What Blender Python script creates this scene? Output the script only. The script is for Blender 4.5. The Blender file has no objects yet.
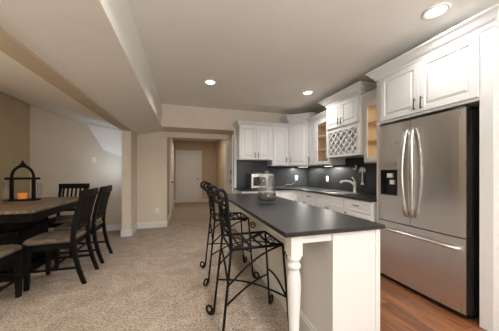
import bpy, bmesh, math, random
from mathutils import Vector, Matrix
S = bpy.context.scene
C = S.collection
PI = math.pi
random.seed(4)

# ------------------------------------------------------------------ camera, world, exposure
cam = bpy.data.cameras.new('camera')
camo = bpy.data.objects.new('camera', cam); C.objects.link(camo)
cam.sensor_fit = 'HORIZONTAL'; cam.sensor_width = 36.0
cam.lens = 36.0 * 222.0 / 499.0
cam.shift_y = (172.0 - 165.5) / 499.0
cam.clip_start = 0.02
camo.location = (0, 0, 1.24)
camo.rotation_euler = (PI / 2, 0, -math.radians(16.438))
S.camera = camo
W = bpy.data.worlds.new('world'); S.world = W; W.use_nodes = True
W.node_tree.nodes['Background'].inputs[0].default_value = (0.75, 0.85, 1.0, 1)
W.node_tree.nodes['Background'].inputs[1].default_value = 0.4
S.view_settings.view_transform = 'Standard'; S.view_settings.look = 'None'
S.view_settings.gamma = 1.0; S.view_settings.use_curve_mapping = False
S.view_settings.exposure = 0.38
S.cycles.use_denoising = True
S.cycles.max_bounces = 10; S.cycles.diffuse_bounces = 6
S.cycles.caustics_reflective = False; S.cycles.caustics_refractive = False
S.cycles.sample_clamp_indirect = 4.0

WARM = (1.0, 0.985, 0.95)
def area(name, loc, size, power, color=WARM, rot=(0, 0, 0), size_y=None, shape=None, spread=PI):
    l = bpy.data.lights.new(name, 'AREA'); l.energy = power; l.color = color; l.size = size
    if size_y: l.shape = 'RECTANGLE'; l.size_y = size_y
    if shape: l.shape = shape
    l.spread = spread
    o = bpy.data.objects.new(name, l); C.objects.link(o); o.location = loc; o.rotation_euler = rot
    return o
CEIL = 2.60
CANS = [(0.38, 3.38), (2.03, 3.36), (2.04, 1.35), (0.38, 1.2), (0.38, -1.0), (2.04, -1.0)]
CAN_POWER = [10, 7.5, 4.5, 10, 9, 8]
# added unseen fill, bounced off the ceiling behind the camera
area('bounce_flash', (0.9, -1.5, 1.5), 0.9, 142, (0.89, 0.95, 1.0), (PI, 0, 0))
# added fill at an invented rear window; daylight in the well under the stairs
area('window_daylight', (0.6, -3.02, 1.45), 2.2, 36, (0.84, 0.92, 1.0), (-PI / 2, 0, PI), 1.3)
area('stairwell_daylight', (-1.32, 4.80, 1.25), 0.2, 1.9, (0.66, 0.80, 1.0), (math.radians(125), 0, math.radians(20)), 0.3)
area('hall_lamp', (0.45, 7.4, 2.44), 0.3, 11, (1.0, 0.86, 0.68))
area('dining_lamp', (-2.3, 1.2, 2.3), 0.3, 16, (1.0, 0.90, 0.76))  # added lamp out of view to light the dining side
area('dining_uplight', (-2.1, 0.6, 1.5), 0.5, 20, (1.0, 0.96, 0.90), (PI, 0, 0))  # unseen fill added and aimed up to brighten the dining ceiling

# ------------------------------------------------------------------ materials
def new_mat(name):
    m = bpy.data.materials.new(name); m.use_nodes = True
    return m, m.node_tree.nodes, m.node_tree.links, m.node_tree.nodes['Principled BSDF']
def mat(name, col, rough=0.5, metal=0.0, noise=0.0, scale=20.0, bump=0.0, bscale=60.0, spec=None, emit=None, estr=0.0, stretch=None):
    m, N, L, b = new_mat(name)
    b.inputs['Base Color'].default_value = (*col, 1); b.inputs['Roughness'].default_value = rough
    b.inputs['Metallic'].default_value = metal
    if spec is not None: b.inputs['Specular IOR Level'].default_value = spec
    if emit: b.inputs['Emission Color'].default_value = (*emit, 1); b.inputs['Emission Strength'].default_value = estr
    tc = N.new('ShaderNodeTexCoord'); mp = N.new('ShaderNodeMapping'); L.new(tc.outputs['Object'], mp.inputs[0])
    if stretch: mp.inputs['Scale'].default_value = stretch
    if noise > 0:
        n = N.new('ShaderNodeTexNoise'); n.inputs['Scale'].default_value = scale; n.inputs['Detail'].default_value = 6
        r = N.new('ShaderNodeValToRGB'); L.new(mp.outputs[0], n.inputs[0]); L.new(n.outputs[0], r.inputs[0])
        r.color_ramp.elements[0].position = 0.3; r.color_ramp.elements[1].position = 0.7
        r.color_ramp.elements[0].color = (*[max(0, c * (1 - noise)) for c in col], 1)
        r.color_ramp.elements[1].color = (*[min(1, c * (1 + noise)) for c in col], 1)
        L.new(r.outputs[0], b.inputs['Base Color'])
    if bump > 0:
        n2 = N.new('ShaderNodeTexNoise'); n2.inputs['Scale'].default_value = bscale; n2.inputs['Detail'].default_value = 4
        bp = N.new('ShaderNodeBump'); bp.inputs['Strength'].default_value = bump; bp.inputs['Distance'].default_value = 0.01
        L.new(mp.outputs[0], n2.inputs[0]); L.new(n2.outputs[0], bp.inputs['Height']); L.new(bp.outputs[0], b.inputs['Normal'])
    return m
M = {}
M['wall'] = mat('wall_paint', (0.66, 0.58, 0.48), 0.85, noise=0.03, scale=3, bump=0.05, bscale=150)
M['olive'] = mat('olive_wall_paint', (0.44, 0.345, 0.20), 0.85, noise=0.03, scale=3, bump=0.05, bscale=150)
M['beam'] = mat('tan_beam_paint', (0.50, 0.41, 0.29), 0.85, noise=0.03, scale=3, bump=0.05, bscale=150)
M['hallwall'] = mat('hall_wall_paint', (0.53, 0.42, 0.30), 0.85, noise=0.03, scale=3)
M['ceiling'] = mat('ceiling_paint', (0.80, 0.78, 0.725), 0.9, noise=0.02, scale=3, bump=0.05, bscale=120)
M['soffit'] = mat('soffit_paint', (0.74, 0.715, 0.66), 0.9, noise=0.02, scale=3)
M['white'] = mat('white_lacquer', (0.73, 0.725, 0.715), 0.38, noise=0.015, scale=4)
M['trim'] = mat('white_trim_paint', (0.72, 0.71, 0.69), 0.45, noise=0.015, scale=6)
M['cabin'] = mat('maple_interior', (0.66, 0.50, 0.32), 0.5, noise=0.1, scale=6, stretch=(1, 1, 0.2))
M['granite'] = mat('black_leathered_counter', (0.022, 0.021, 0.021), 0.34, noise=0.45, scale=180, bump=0.04, bscale=90, spec=0.35)
M['splash'] = mat('charcoal_backsplash', (0.040, 0.043, 0.048), 0.34, noise=0.35, scale=60, bump=0.03, bscale=60)  # paler than the right panel, standing for light on the back one
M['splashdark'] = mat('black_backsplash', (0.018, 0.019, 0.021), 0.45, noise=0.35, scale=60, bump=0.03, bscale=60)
M['iron'] = mat('black_wrought_iron', (0.005, 0.0045, 0.0045), 0.5, metal=0.0, noise=0.3, scale=40, bump=0.1, bscale=90, spec=0.15)
M['bronze'] = mat('dark_bronze', (0.03, 0.026, 0.023), 0.35, metal=0.7, noise=0.2, scale=40)
M['blackwood'] = mat('black_painted_wood', (0.005, 0.0042, 0.0038), 0.5, noise=0.3, scale=20, bump=0.05, spec=0.15)
M['seat'] = mat('tan_seat_fabric', (0.125, 0.093, 0.063), 0.9, noise=0.35, scale=14, bump=0.3, bscale=200)
M['blackplastic'] = mat('black_plastic', (0.012, 0.012, 0.013), 0.35, noise=0.1)
M['darkglass'] = mat('dark_glass', (0.012, 0.013, 0.016), 0.08, noise=0.05)
M['darkgrey'] = mat('dark_grey_steel_side', (0.05, 0.05, 0.052), 0.5, metal=0.3, noise=0.1)
M['plastic'] = mat('white_plastic', (0.80, 0.79, 0.76), 0.4, noise=0.01)
M['chrome'] = mat('brushed_nickel', (0.72, 0.70, 0.67), 0.30, metal=1.0, noise=0.05)
M['nickel'] = mat('satin_nickel', (0.88, 0.87, 0.85), 0.38, metal=0.85, noise=0.03)
M['silver'] = mat('pale_silver_metal', (0.80, 0.79, 0.77), 0.4, metal=0.0, noise=0.08, scale=30)
M['ceramic'] = mat('white_ceramic', (0.82, 0.81, 0.79), 0.25, noise=0.01)
M['wax'] = mat('amber_candle_glass', (0.75, 0.24, 0.05), 0.35, noise=0.1, emit=(1.0, 0.33, 0.05), estr=0.12)
M['beans'] = mat('dark_coffee_beans', (0.008, 0.004, 0.003), 0.6, noise=0.6, scale=120, bump=0.6, bscale=90, spec=0.2)
M['lens'] = mat('lamp_lens', (1, 1, 1), 0.5, emit=(1.0, 0.93, 0.82), estr=5.0)
M['underlens'] = mat('under_cabinet_lamp_lens', (1, 1, 1), 0.5, emit=(1.0, 0.95, 0.88), estr=3.0)
M['windowpane'] = mat('daylit_window_pane', (0.8, 0.85, 0.9), 0.2, emit=(0.85, 0.92, 1.0), estr=0.8)  # panes of the added window, emission stands for daylight

def glass_mat(name, tint=(1, 1, 1), refl=0.10, white_sheen=0.0):
    m, N, L, b = new_mat(name); N.remove(b)
    out = N['Material Output']; mix = N.new('ShaderNodeMixShader'); t = N.new('ShaderNodeBsdfTransparent'); g = N.new('ShaderNodeBsdfGlossy')
    if white_sheen:  # diffuse white mixed in stands for reflections on the glass
        df = N.new('ShaderNodeBsdfDiffuse'); df.inputs[0].default_value = (0.9, 0.9, 0.9, 1); mh = N.new('ShaderNodeMixShader'); mh.inputs[0].default_value = white_sheen
        L.new(t.outputs[0], mh.inputs[1]); L.new(df.outputs[0], mh.inputs[2]); base = mh
    else: base = t
    t.inputs[0].default_value = (*tint, 1); g.inputs['Roughness'].default_value = 0.06
    lw = N.new('ShaderNodeLayerWeight'); lw.inputs[0].default_value = 0.35
    mr = N.new('ShaderNodeMapRange'); mr.inputs['To Min'].default_value = refl * 0.25; mr.inputs['To Max'].default_value = min(1, refl * 4)
    L.new(lw.outputs['Facing'], mr.inputs[0]); L.new(mr.outputs[0], mix.inputs[0])
    L.new(base.outputs[0], mix.inputs[1]); L.new(g.outputs[0], mix.inputs[2]); L.new(mix.outputs[0], out.inputs[0])
    return m
M['glass'] = glass_mat('clear_glass', (0.98, 0.98, 0.98), 0.12, 0.025)
M['lidglass'] = glass_mat('hazy_lid_glass', (0.97, 0.97, 0.97), 0.12, 0.10)  # lid whitened more, in place of its reflections
M['pane'] = glass_mat('cabinet_pane_glass', (0.95, 0.95, 0.95), 0.05)

def steel_mat():
    m, N, L, b = new_mat('brushed_stainless_steel')
    b.inputs['Metallic'].default_value = 1.0; b.inputs['Base Color'].default_value = (0.74, 0.72, 0.70, 1)
    b.inputs['Roughness'].default_value = 0.30
    b.inputs['Anisotropic'].default_value = 0.6; b.inputs['Anisotropic Rotation'].default_value = 0.25
    tc = N.new('ShaderNodeTexCoord'); mp = N.new('ShaderNodeMapping'); L.new(tc.outputs['Object'], mp.inputs[0])
    mp.inputs['Scale'].default_value = (2, 400, 2)
    n = N.new('ShaderNodeTexNoise'); n.inputs['Scale'].default_value = 3; L.new(mp.outputs[0], n.inputs[0])
    mr = N.new('ShaderNodeMapRange'); mr.inputs['To Min'].default_value = 0.24; mr.inputs['To Max'].default_value = 0.36
    L.new(n.outputs[0], mr.inputs[0]); L.new(mr.outputs[0], b.inputs['Roughness'])
    # faint panel waviness
    n2 = N.new('ShaderNodeTexNoise'); n2.inputs['Scale'].default_value = 4.0; L.new(tc.outputs['Object'], n2.inputs[0])
    bp = N.new('ShaderNodeBump'); bp.inputs['Strength'].default_value = 0.12; bp.inputs['Distance'].default_value = 0.02
    L.new(n2.outputs[0], bp.inputs['Height']); L.new(bp.outputs[0], b.inputs['Normal'])
    return m
M['steel'] = steel_mat()

def carpet_mat():
    m, N, L, b = new_mat('beige_cut_pile_carpet'); b.inputs['Roughness'].default_value = 1.0
    b.inputs['Specular IOR Level'].default_value = 0.1
    tc = N.new('ShaderNodeTexCoord')
    n1 = N.new('ShaderNodeTexNoise'); n1.inputs['Scale'].default_value = 55; n1.inputs['Detail'].default_value = 5; n1.inputs['Roughness'].default_value = 0.7
    n2 = N.new('ShaderNodeTexNoise'); n2.inputs['Scale'].default_value = 5; n2.inputs['Detail'].default_value = 4; n2.inputs['Distortion'].default_value = 1.5
    for n in (n1, n2): L.new(tc.outputs['Object'], n.inputs[0])
    r1 = N.new('ShaderNodeValToRGB'); r1.color_ramp.elements[0].position = 0.32; r1.color_ramp.elements[1].position = 0.68
    r1.color_ramp.elements[0].color = (0.17, 0.125, 0.098, 1); r1.color_ramp.elements[1].color = (0.66, 0.55, 0.45, 1)
    r2 = N.new('ShaderNodeValToRGB'); r2.color_ramp.elements[0].position = 0.35; r2.color_ramp.elements[1].position = 0.65
    r2.color_ramp.elements[0].color = (0.78, 0.765, 0.75, 1); r2.color_ramp.elements[1].color = (1.0, 1.0, 1.0, 1)
    mx = N.new('ShaderNodeMix'); mx.data_type = 'RGBA'; mx.blend_type = 'MULTIPLY'; mx.inputs[0].default_value = 1
    L.new(n1.outputs[0], r1.inputs[0]); L.new(n2.outputs[0], r2.inputs[0]); L.new(r1.outputs[0], mx.inputs[6]); L.new(r2.outputs[0], mx.inputs[7])
    L.new(mx.outputs[2], b.inputs['Base Color'])
    bp = N.new('ShaderNodeBump'); bp.inputs['Strength'].default_value = 0.7; bp.inputs['Distance'].default_value = 0.01
    L.new(n1.outputs[0], bp.inputs['Height']); L.new(bp.outputs[0], b.inputs['Normal'])
    return m
M['carpet'] = carpet_mat()

def plank_mat(name, c1, c2, mortar, bw, rh, rough, rot=0.0, gscale=(1, 14, 1)):
    m, N, L, b = new_mat(name); b.inputs['Roughness'].default_value = rough
    tc = N.new('ShaderNodeTexCoord'); mp = N.new('ShaderNodeMapping'); mp.inputs['Rotation'].default_value = (0, 0, rot); L.new(tc.outputs['Object'], mp.inputs[0])
    br = N.new('ShaderNodeTexBrick'); br.offset = 0.37; br.inputs['Scale'].default_value = 1
    br.inputs['Brick Width'].default_value = bw; br.inputs['Row Height'].default_value = rh; br.inputs['Mortar Size'].default_value = 0.0022
    br.inputs['Color1'].default_value = (*c1, 1); br.inputs['Color2'].default_value = (*c2, 1); br.inputs['Mortar'].default_value = (*mortar, 1)
    L.new(mp.outputs[0], br.inputs[0])
    mp2 = N.new('ShaderNodeMapping'); mp2.inputs['Scale'].default_value = gscale; L.new(mp.outputs[0], mp2.inputs[0])
    n = N.new('ShaderNodeTexNoise'); n.inputs['Scale'].default_value = 3.5; n.inputs['Detail'].default_value = 8; n.inputs['Distortion'].default_value = 0.6; L.new(mp2.outputs[0], n.inputs[0])
    r = N.new('ShaderNodeValToRGB'); r.color_ramp.elements[0].position = 0.32; r.color_ramp.elements[1].position = 0.68
    r.color_ramp.elements[0].color = (0.45, 0.42, 0.40, 1); r.color_ramp.elements[1].color = (1.2, 1.15, 1.1, 1)
    L.new(n.outputs[0], r.inputs[0])
    mx = N.new('ShaderNodeMix'); mx.data_type = 'RGBA'; mx.blend_type = 'MULTIPLY'; mx.inputs[0].default_value = 1
    L.new(br.outputs[0], mx.inputs[6]); L.new(r.outputs[0], mx.inputs[7]); L.new(mx.outputs[2], b.inputs['Base Color'])
    return m
M['woodfloor'] = plank_mat('reddish_plank_floor', (0.33, 0.135, 0.055), (0.165, 0.062, 0.026), (0.04, 0.015, 0.008), 1.2, 0.125, 0.32, PI / 2)
M['tabletop'] = plank_mat('weathered_brown_tabletop', (0.25, 0.185, 0.125), (0.20, 0.145, 0.10), (0.06, 0.045, 0.03), 3.0, 0.14, 0.45, PI / 2)

# ------------------------------------------------------------------ mesh helpers
class MB:
    def __init__(s): s.bm = bmesh.new()
    def box(s, x0, x1, y0, y1, z0, z1, bev=0.0, mtx=None):
        x0, x1 = min(x0, x1), max(x0, x1); y0, y1 = min(y0, y1), max(y0, y1); z0, z1 = min(z0, z1), max(z0, z1)
        v = [s.bm.verts.new((x, y, z)) for x in (x0, x1) for y in (y0, y1) for z in (z0, z1)]
        fs = [s.bm.faces.new([v[i] for i in q]) for q in ((0, 1, 3, 2), (4, 6, 7, 5), (0, 4, 5, 1), (2, 3, 7, 6), (0, 2, 6, 4), (1, 5, 7, 3))]
        if bev > 0:
            es = list({e for f in fs for e in f.edges})
            r = bmesh.ops.bevel(s.bm, geom=es, offset=bev, segments=2, profile=0.5, affect='EDGES')
            v = [q for q in {w for f in r['faces'] for w in f.verts} | set(x for x in v if x.is_valid)]
        if mtx is not None: bmesh.ops.transform(s.bm, matrix=mtx, verts=v)
        return s
    def hexa(s, pts):
        # pts: bottom ring 4, top ring 4
        v = [s.bm.verts.new(p) for p in pts]
        for q in ((3, 2, 1, 0), (4, 5, 6, 7), (0, 1, 5, 4), (1, 2, 6, 5), (2, 3, 7, 6), (3, 0, 4, 7)): s.bm.faces.new([v[i] for i in q])
        return s
    def prism(s, poly, axis, a, b, bev=0.0):
        # poly in the two other axes (cyclic order x->y->z), extruded along axis from a to b
        def P(u, v, w):
            return {'x': (w, u, v), 'y': (u, w, v), 'z': (u, v, w)}[axis]
        A = [s.bm.verts.new(P(u, v, a)) for u, v in poly]; B = [s.bm.verts.new(P(u, v, b)) for u, v in poly]
        n = len(poly); fs = [s.bm.faces.new(A), s.bm.faces.new(B[::-1])]
        for i in range(n): fs.append(s.bm.faces.new((A[i], B[i], B[(i + 1) % n], A[(i + 1) % n])))
        if bev > 0:
            es = [e for e in {e for f in fs for e in f.edges}]
            bmesh.ops.bevel(s.bm, geom=es, offset=bev, segments=2, profile=0.5, affect='EDGES')
        return s
    def tube(s, pts, r, seg=8, closed=False, caps=True, flat=None):
        pts = [Vector(p) for p in pts]; n = len(pts); rs = r if isinstance(r, (list, tuple)) else [r] * n
        rings = []; up = None
        for i, p in enumerate(pts):
            if closed: t = pts[(i + 1) % n] - pts[i - 1]
            else: t = pts[min(i + 1, n - 1)] - pts[max(i - 1, 0)]
            if t.length < 1e-9: t = Vector((0, 0, 1))
            t.normalize()
            if up is None:
                up = Vector((0, 0, 1)) if abs(t.z) < 0.9 else Vector((1, 0, 0))
            a = up - t * up.dot(t)
            if a.length < 1e-6: a = t.orthogonal()
            a.normalize(); b = t.cross(a); up = a
            fa = flat or (1, 1)
            rings.append([s.bm.verts.new(p + (a * math.cos(2 * PI * k / seg) * fa[0] + b * math.sin(2 * PI * k / seg) * fa[1]) * rs[i]) for k in range(seg)])
        m = n if closed else n - 1
        for i in range(m):
            A, B = rings[i], rings[(i + 1) % n]
            for k in range(seg):
                f = s.bm.faces.new((A[k], A[(k + 1) % seg], B[(k + 1) % seg], B[k])); f.smooth = True
        if caps and not closed:
            s.bm.faces.new(rings[0][::-1]); s.bm.faces.new(rings[-1])
        return s
    def lathe(s, prof, cx=0, cy=0, seg=24, smooth=True, mtx=None):
        rings = []; allv = []
        for r, z in prof:
            if r < 1e-5: rings.append([s.bm.verts.new((cx, cy, z))])
            else: rings.append([s.bm.verts.new((cx + r * math.cos(2 * PI * k / seg), cy + r * math.sin(2 * PI * k / seg), z)) for k in range(seg)])
            allv += rings[-1]
        for A, B in zip(rings, rings[1:]):
            for k in range(seg):
                k2 = (k + 1) % seg
                if len(A) == 1 and len(B) == 1: continue
                if len(A) == 1: f = s.bm.faces.new((A[0], B[k2], B[k]))
                elif len(B) == 1: f = s.bm.faces.new((A[k], A[k2], B[0]))
                else: f = s.bm.faces.new((A[k], A[k2], B[k2], B[k]))
                f.smooth = smooth
        if mtx is not None: bmesh.ops.transform(s.bm, matrix=mtx, verts=allv)
        return s
    def build(s, name, material, parent=None, **props):
        bmesh.ops.recalc_face_normals(s.bm, faces=s.bm.faces)
        me = bpy.data.meshes.new(name); s.bm.to_mesh(me); s.bm.free()
        o = bpy.data.objects.new(name, me); C.objects.link(o)
        me.materials.append(M[material] if isinstance(material, str) else material)
        if parent is not None: o.parent = parent
        for k, v in props.items(): o[k] = v
        return o
def thing(name, label, cat, loc=(0, 0, 0), rotz=0.0, group=None):
    o = bpy.data.objects.new(name, None); C.objects.link(o); o.empty_display_size = 0.1
    o.location = loc; o.rotation_euler = (0, 0, rotz); o['label'] = label; o['category'] = cat
    if group: o['group'] = group
    return o
def tag(o, label, cat, group=None):
    o['label'] = label; o['category'] = cat
    if group: o['group'] = group
    return o
def struct(name, mb, m, parent=None):
    o = mb.build(name, m, parent)
    if parent is None: o['kind'] = 'structure'
    return o
def copy_tree(o, parent=None, label=None, group=None):
    c = o.copy(); C.objects.link(c); c.parent = parent
    if label: c['label'] = label
    if group: c['group'] = group
    for ch in list(o.children): copy_tree(ch, c)
    return c
def arc(cx, cz, r, a0, a1, n=10):
    return [(cx + r * math.cos(a0 + (a1 - a0) * i / n), cz + r * math.sin(a0 + (a1 - a0) * i / n)) for i in range(n + 1)]
def spiral(r0, r1, a0, a1, n=26):
    out = []
    for i in range(n + 1):
        t = i / n; r = r0 + (r1 - r0) * t; a = a0 + (a1 - a0) * t
        out.append((r * math.cos(a), r * math.sin(a)))
    return out

# ------------------------------------------------------------------ setting
XW, YB, YH, YN = 2.84, 4.75, 5.34, -3.1          # right wall, kitchen back wall, hall wall, wall behind the camera
SOF = 2.15; XS = -0.43; XP0, XP1 = -1.145, -0.985; XL = -2.87; YHB = 9.36; XHR = 1.29; XHL = -0.38; OPEN = 2.03; XJ = 1.05
struct('floor_carpet', MB().box(-3.1, 0.95, YN, YHB, -0.05, 0.0).box(0.95, XHR, YB - .0, YHB, -0.05, 0), 'carpet')
struct('floor_wood', MB().box(0.95, XW, YN, YB, -0.05, 0.002), 'woodfloor')
struct('ceiling', MB().box(XS, XW, YN, YB, CEIL, CEIL + .1), 'ceiling')
struct('ceiling_soffit', MB().prism([(XP1, 2.055), (XS, SOF), (XS, CEIL + .1), (XP1, CEIL + .1)], 'y', YN, YH), 'soffit')
struct('wall_bulkhead', MB().box(XS, XJ, YB, YH, SOF, CEIL + .1), 'wall')
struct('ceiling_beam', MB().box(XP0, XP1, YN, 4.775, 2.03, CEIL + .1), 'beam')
struct('wall_pillar', MB().box(XP0, XP1, 4.775, YH, 0, CEIL + .1), 'wall')
struct('wall_right', MB().box(XW + .002, XW + .12, YN, YB + .002, 0, CEIL + .1), 'wall')
struct('wall_back', MB().box(XJ, XW + .12, YB + .002, YH + .12, 0, CEIL + .1), 'wall')
struct('wall_hall', MB().box(XP1, -0.371, YH, YH + .12, 0, SOF + .05).box(-0.371, XHR, YH, YH + .12, OPEN, SOF + .05), 'wall')
struct('wall_near', MB().box(XL - .12, XW + .12, YN - .12, YN, 0, CEIL + .1), 'wall')
struct('wall_dining', MB().box(XL - .12, XP0, YH, YH + .12, 0, CEIL + .1), 'wall')
struct('wall_left', MB().box(XL - .12, XL, YN, YH, 0, CEIL + .1), 'olive')
struct('ceiling_dining', MB().prism([(XL, 2.556), (-2.0, 2.25), (XP0, 2.10), (XP0, 2.72), (XL, 2.72)], 'y', YN, YH), 'ceiling')
# sloping underside of the stairs against the dining wall
struct('trim_stair_slope', MB().hexa([(-1.90, YH - .09, 2.22), (-1.62, YH - .004, 1.70), (-1.62, YH, 1.70), (-1.90, YH, 2.22),
                                       (-1.16, YH - .09, 2.10), (-1.16, YH - .004, 1.52), (-1.16, YH, 1.52), (-1.16, YH, 2.10)]), 'ceiling')
# hallway
struct('wall_hall_back', MB().box(XHL - .9, XHR + .9, YHB, YHB + .1, 0, 2.7), 'hallwall')
struct('wall_hall_left', MB().box(XHL - .1, XHL, YH + .12, YHB, 0, 2.6), 'hallwall')
struct('wall_hall_right', MB().box(XHR, XHR + .1, YH + .12, YHB, 0, 2.6), 'hallwall')
struct('ceiling_hall', MB().box(XHL - .1, XHR + .1, YH + .12, YHB, 2.50, 2.6), 'ceiling')
# jamb of the hall opening
j = struct('trim_jamb', MB().box(XJ - .025, XJ, YB - .02, YH + .12, 0, OPEN, .003).box(XJ - .045, XJ + .05, YB - .02, YB, 0, OPEN + .02, .004), 'trim')
for z in (1.18, 0.98):
    MB().box(XJ - .034, XJ - .024, YB + .18, YB + .25, z, z + .10).build('hinge', 'bronze', j, label='dark bronze hinge')
# baseboards
def baseboard(name, segs, h=.13):
    mb = MB()
    for (x0, y0, x1, y1, nx, ny) in segs:
        t = .016
        X0, X1 = min(x0, x1, x0 + nx * t, x1 + nx * t), max(x0, x1, x0 + nx * t, x1 + nx * t)
        Y0, Y1 = min(y0, y1, y0 + ny * t, y1 + ny * t), max(y0, y1, y0 + ny * t, y1 + ny * t)
        mb.box(X0, X1, Y0, Y1, 0, h - .02); ti = .009
        X0, X1 = min(x0, x1, x0 + nx * ti, x1 + nx * ti), max(x0, x1, x0 + nx * ti, x1 + nx * ti)
        Y0, Y1 = min(y0, y1, y0 + ny * ti, y1 + ny * ti), max(y0, y1, y0 + ny * ti, y1 + ny * ti)
        mb.box(X0, X1, Y0, Y1, h - .02, h)
    struct(name, mb, 'trim')
baseboard('baseboard_pillar', [(XP0 - .016, 4.775, XP1 + .016, 4.775, 0, -1), (XP1, 4.775, XP1, YH - .016, 1, 0), (XP1, YH, -.371, YH, 0, -1)])
baseboard('baseboard_dining', [(XL, YH, XP0, YH, 0, -1)])
baseboard('baseboard_left', [(XL, YN, XL, YH - .02, 1, 0)])
baseboard('baseboard_hall', [(XHL, YHB, -.345, YHB, 0, -1), (.72, YHB, XHR, YHB, 0, -1), (XHR, 7.12, XHR, YHB - .02, -1, 0), (XHL, 8.02, XHL, YHB - .02, 1, 0), (XHL, YH + .12, XHL, 6.3, 1, 0)])

def panel_door(name, w, h, loc, rotz, knob_x, arch=True):
    """Two-panel interior door; local x = width, local -y = towards the viewer."""
    r = thing(name, '', 'door', loc, rotz); del r['label']; del r['category']; r['kind'] = 'structure'
    cas = MB(); cw = .085
    cas.box(-w / 2 - cw, -w / 2 - .004, -.045, 0, 0, h + cw, .006).box(w / 2 + .004, w / 2 + cw, -.045, 0, 0, h + cw, .006).box(-w / 2, w / 2, -.045, 0, h + .004, h + cw, .006)
    cas.build('casing', 'trim', r)
    d = MB(); d.box(-w / 2, w / 2, -.004, .0, .012, h)
    st = .11; midz = .94
    d.box(-w / 2, -w / 2 + st, -.026, -.003, .01, h, .003).box(w / 2 - st, w / 2, -.026, -.003, .01, h, .003)
    d.box(-w / 2 + st, w / 2 - st, -.026, -.003, .01, .22, .003).box(-w / 2 + st, w / 2 - st, -.026, -.003, midz - .07, midz + .07, .003)
    # top rail with a shallow arch
    pts = [(-w / 2 + st, h), (w / 2 - st, h), (w / 2 - st, h - .15)] + [((w / 2 - st) * (1 - 2 * i / 10), h - .15 + .05 * math.sin(PI * i / 10)) for i in range(1, 10)] + [(-w / 2 + st, h - .15)]
    d.prism(pts, 'y', -.026, -.003)
    d.box(-w / 2 + st + .05, w / 2 - st - .05, -.020, -.003, .27, midz - .12, .004).box(-w / 2 + st + .05, w / 2 - st - .05, -.020, -.003, midz + .12, h - .20, .004)
    d.build('leaf', 'trim', r)
    k = MB().lathe([(0, 0), (.026, 0), (.026, .006), (.010, .010), (.010, .035), (.026, .045), (.028, .058), (.018, .068), (0, .07)], seg=14,
                   mtx=Matrix.Translation((knob_x, -.026, .96)) @ Matrix.Rotation(PI / 2, 4, 'X'))
    k.build('knob', 'bronze', r, label='dark bronze door knob')
    return r
panel_door('door_1', .86, 2.03, (.185, YHB, 0), 0, .36)
panel_door('door_2', .70, 2.03, (XHR, 6.66, 0), -PI / 2, .27)
panel_door('door_3', 1.45, 2.03, (XHL, 7.15, 0), PI / 2, -.6)
# window added out of view behind the camera, its panes glow as fill
w1 = struct('window_1', MB().box(-.55, 1.75, YN, YN + .03, .75, 2.15), 'trim')
for i in range(2):
    MB().box(-.47 + i * 1.12, .58 + i * 1.09, YN + .03, YN + .035, .83, 2.07).build('pane', 'windowpane', w1)

# ------------------------------------------------------------------ recessed lights
can_labels = ['round recessed ceiling light lit over the far end of the island', 'round recessed ceiling light lit over the aisle by the sink cabinets',
              'large bright recessed ceiling light in front of the fridge cabinet', 'round recessed ceiling light over the near end of the island',
              'round recessed ceiling light on the ceiling behind the island', 'round recessed ceiling light on the ceiling behind the fridge']
for (x, y), lb, pw in zip(CANS, can_labels, CAN_POWER):
    t = thing('recessed_light', lb, 'ceiling light', (x, y, CEIL), 0, 'recessed kitchen ceiling lights')
    MB().lathe([(.075, -.001), (.095, -.001), (.098, -.006), (.090, -.012), (.072, -.012), (.070, -.001)], seg=28).build('trim_ring', 'plastic', t)
    MB().lathe([(0, -.006), (.071, -.006), (.071, -.001), (0, -.001)], seg=24).build('lens', 'lens', t)
    area('can_lamp', (x, y, CEIL - .02), .14, pw, WARM, shape='DISK', spread=2.5)

# ------------------------------------------------------------------ cabinets
def frame_door(mb, x0, x1, z0, z1, t=.02, st=.055, glass=False):
    """Raised-panel door; front face at y=-t, back at y=0."""
    g = .0015; x0 += g; x1 -= g; z0 += g; z1 -= g
    st = min(st, (x1 - x0) * .3, (z1 - z0) * .3)
    mb.box(x0, x0 + st, -t, 0, z0, z1, .003).box(x1 - st, x1, -t, 0, z0, z1, .003)
    mb.box(x0 + st, x1 - st, -t, 0, z0, z0 + st, .003).box(x0 + st, x1 - st, -t, 0, z1 - st, z1, .003)
    if not glass:
        a, b, c, d = x0 + st, x1 - st, z0 + st, z1 - st
        mb.box(a, b, -t * .45, 0, c, d)
        m = min(.03, (b - a) * .25, (d - c) * .25)
        e = .006
        mb.hexa([(a + e, -t * .44, c + e), (b - e, -t * .44, c + e), (b - e, -t * .44, d - e), (a + e, -t * .44, d - e),
                 (a + m, -t * .95, c + m), (b - m, -t * .95, c + m), (b - m, -t * .95, d - m), (a + m, -t * .95, d - m)])
def pull(parent, x, z, L=.11, horiz=False, y=-.02, material='bronze'):
    mb = MB(); h = L / 2
    if horiz:
        mb.tube([(x - h, y - .026, z), (x + h, y - .026, z)], .0055); ends = ((x - h * .75, z), (x + h * .75, z))
    else:
        mb.tube([(x, y - .026, z - h), (x, y - .026, z + h)], .0055); ends = ((x, z - h * .75), (x, z + h * .75))
    for (px, pz) in ends: mb.tube([(px, y, pz), (px, y - .026, pz)], .0045)
    return mb.build('handle', material, parent, label='dark bronze bar handle')
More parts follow.
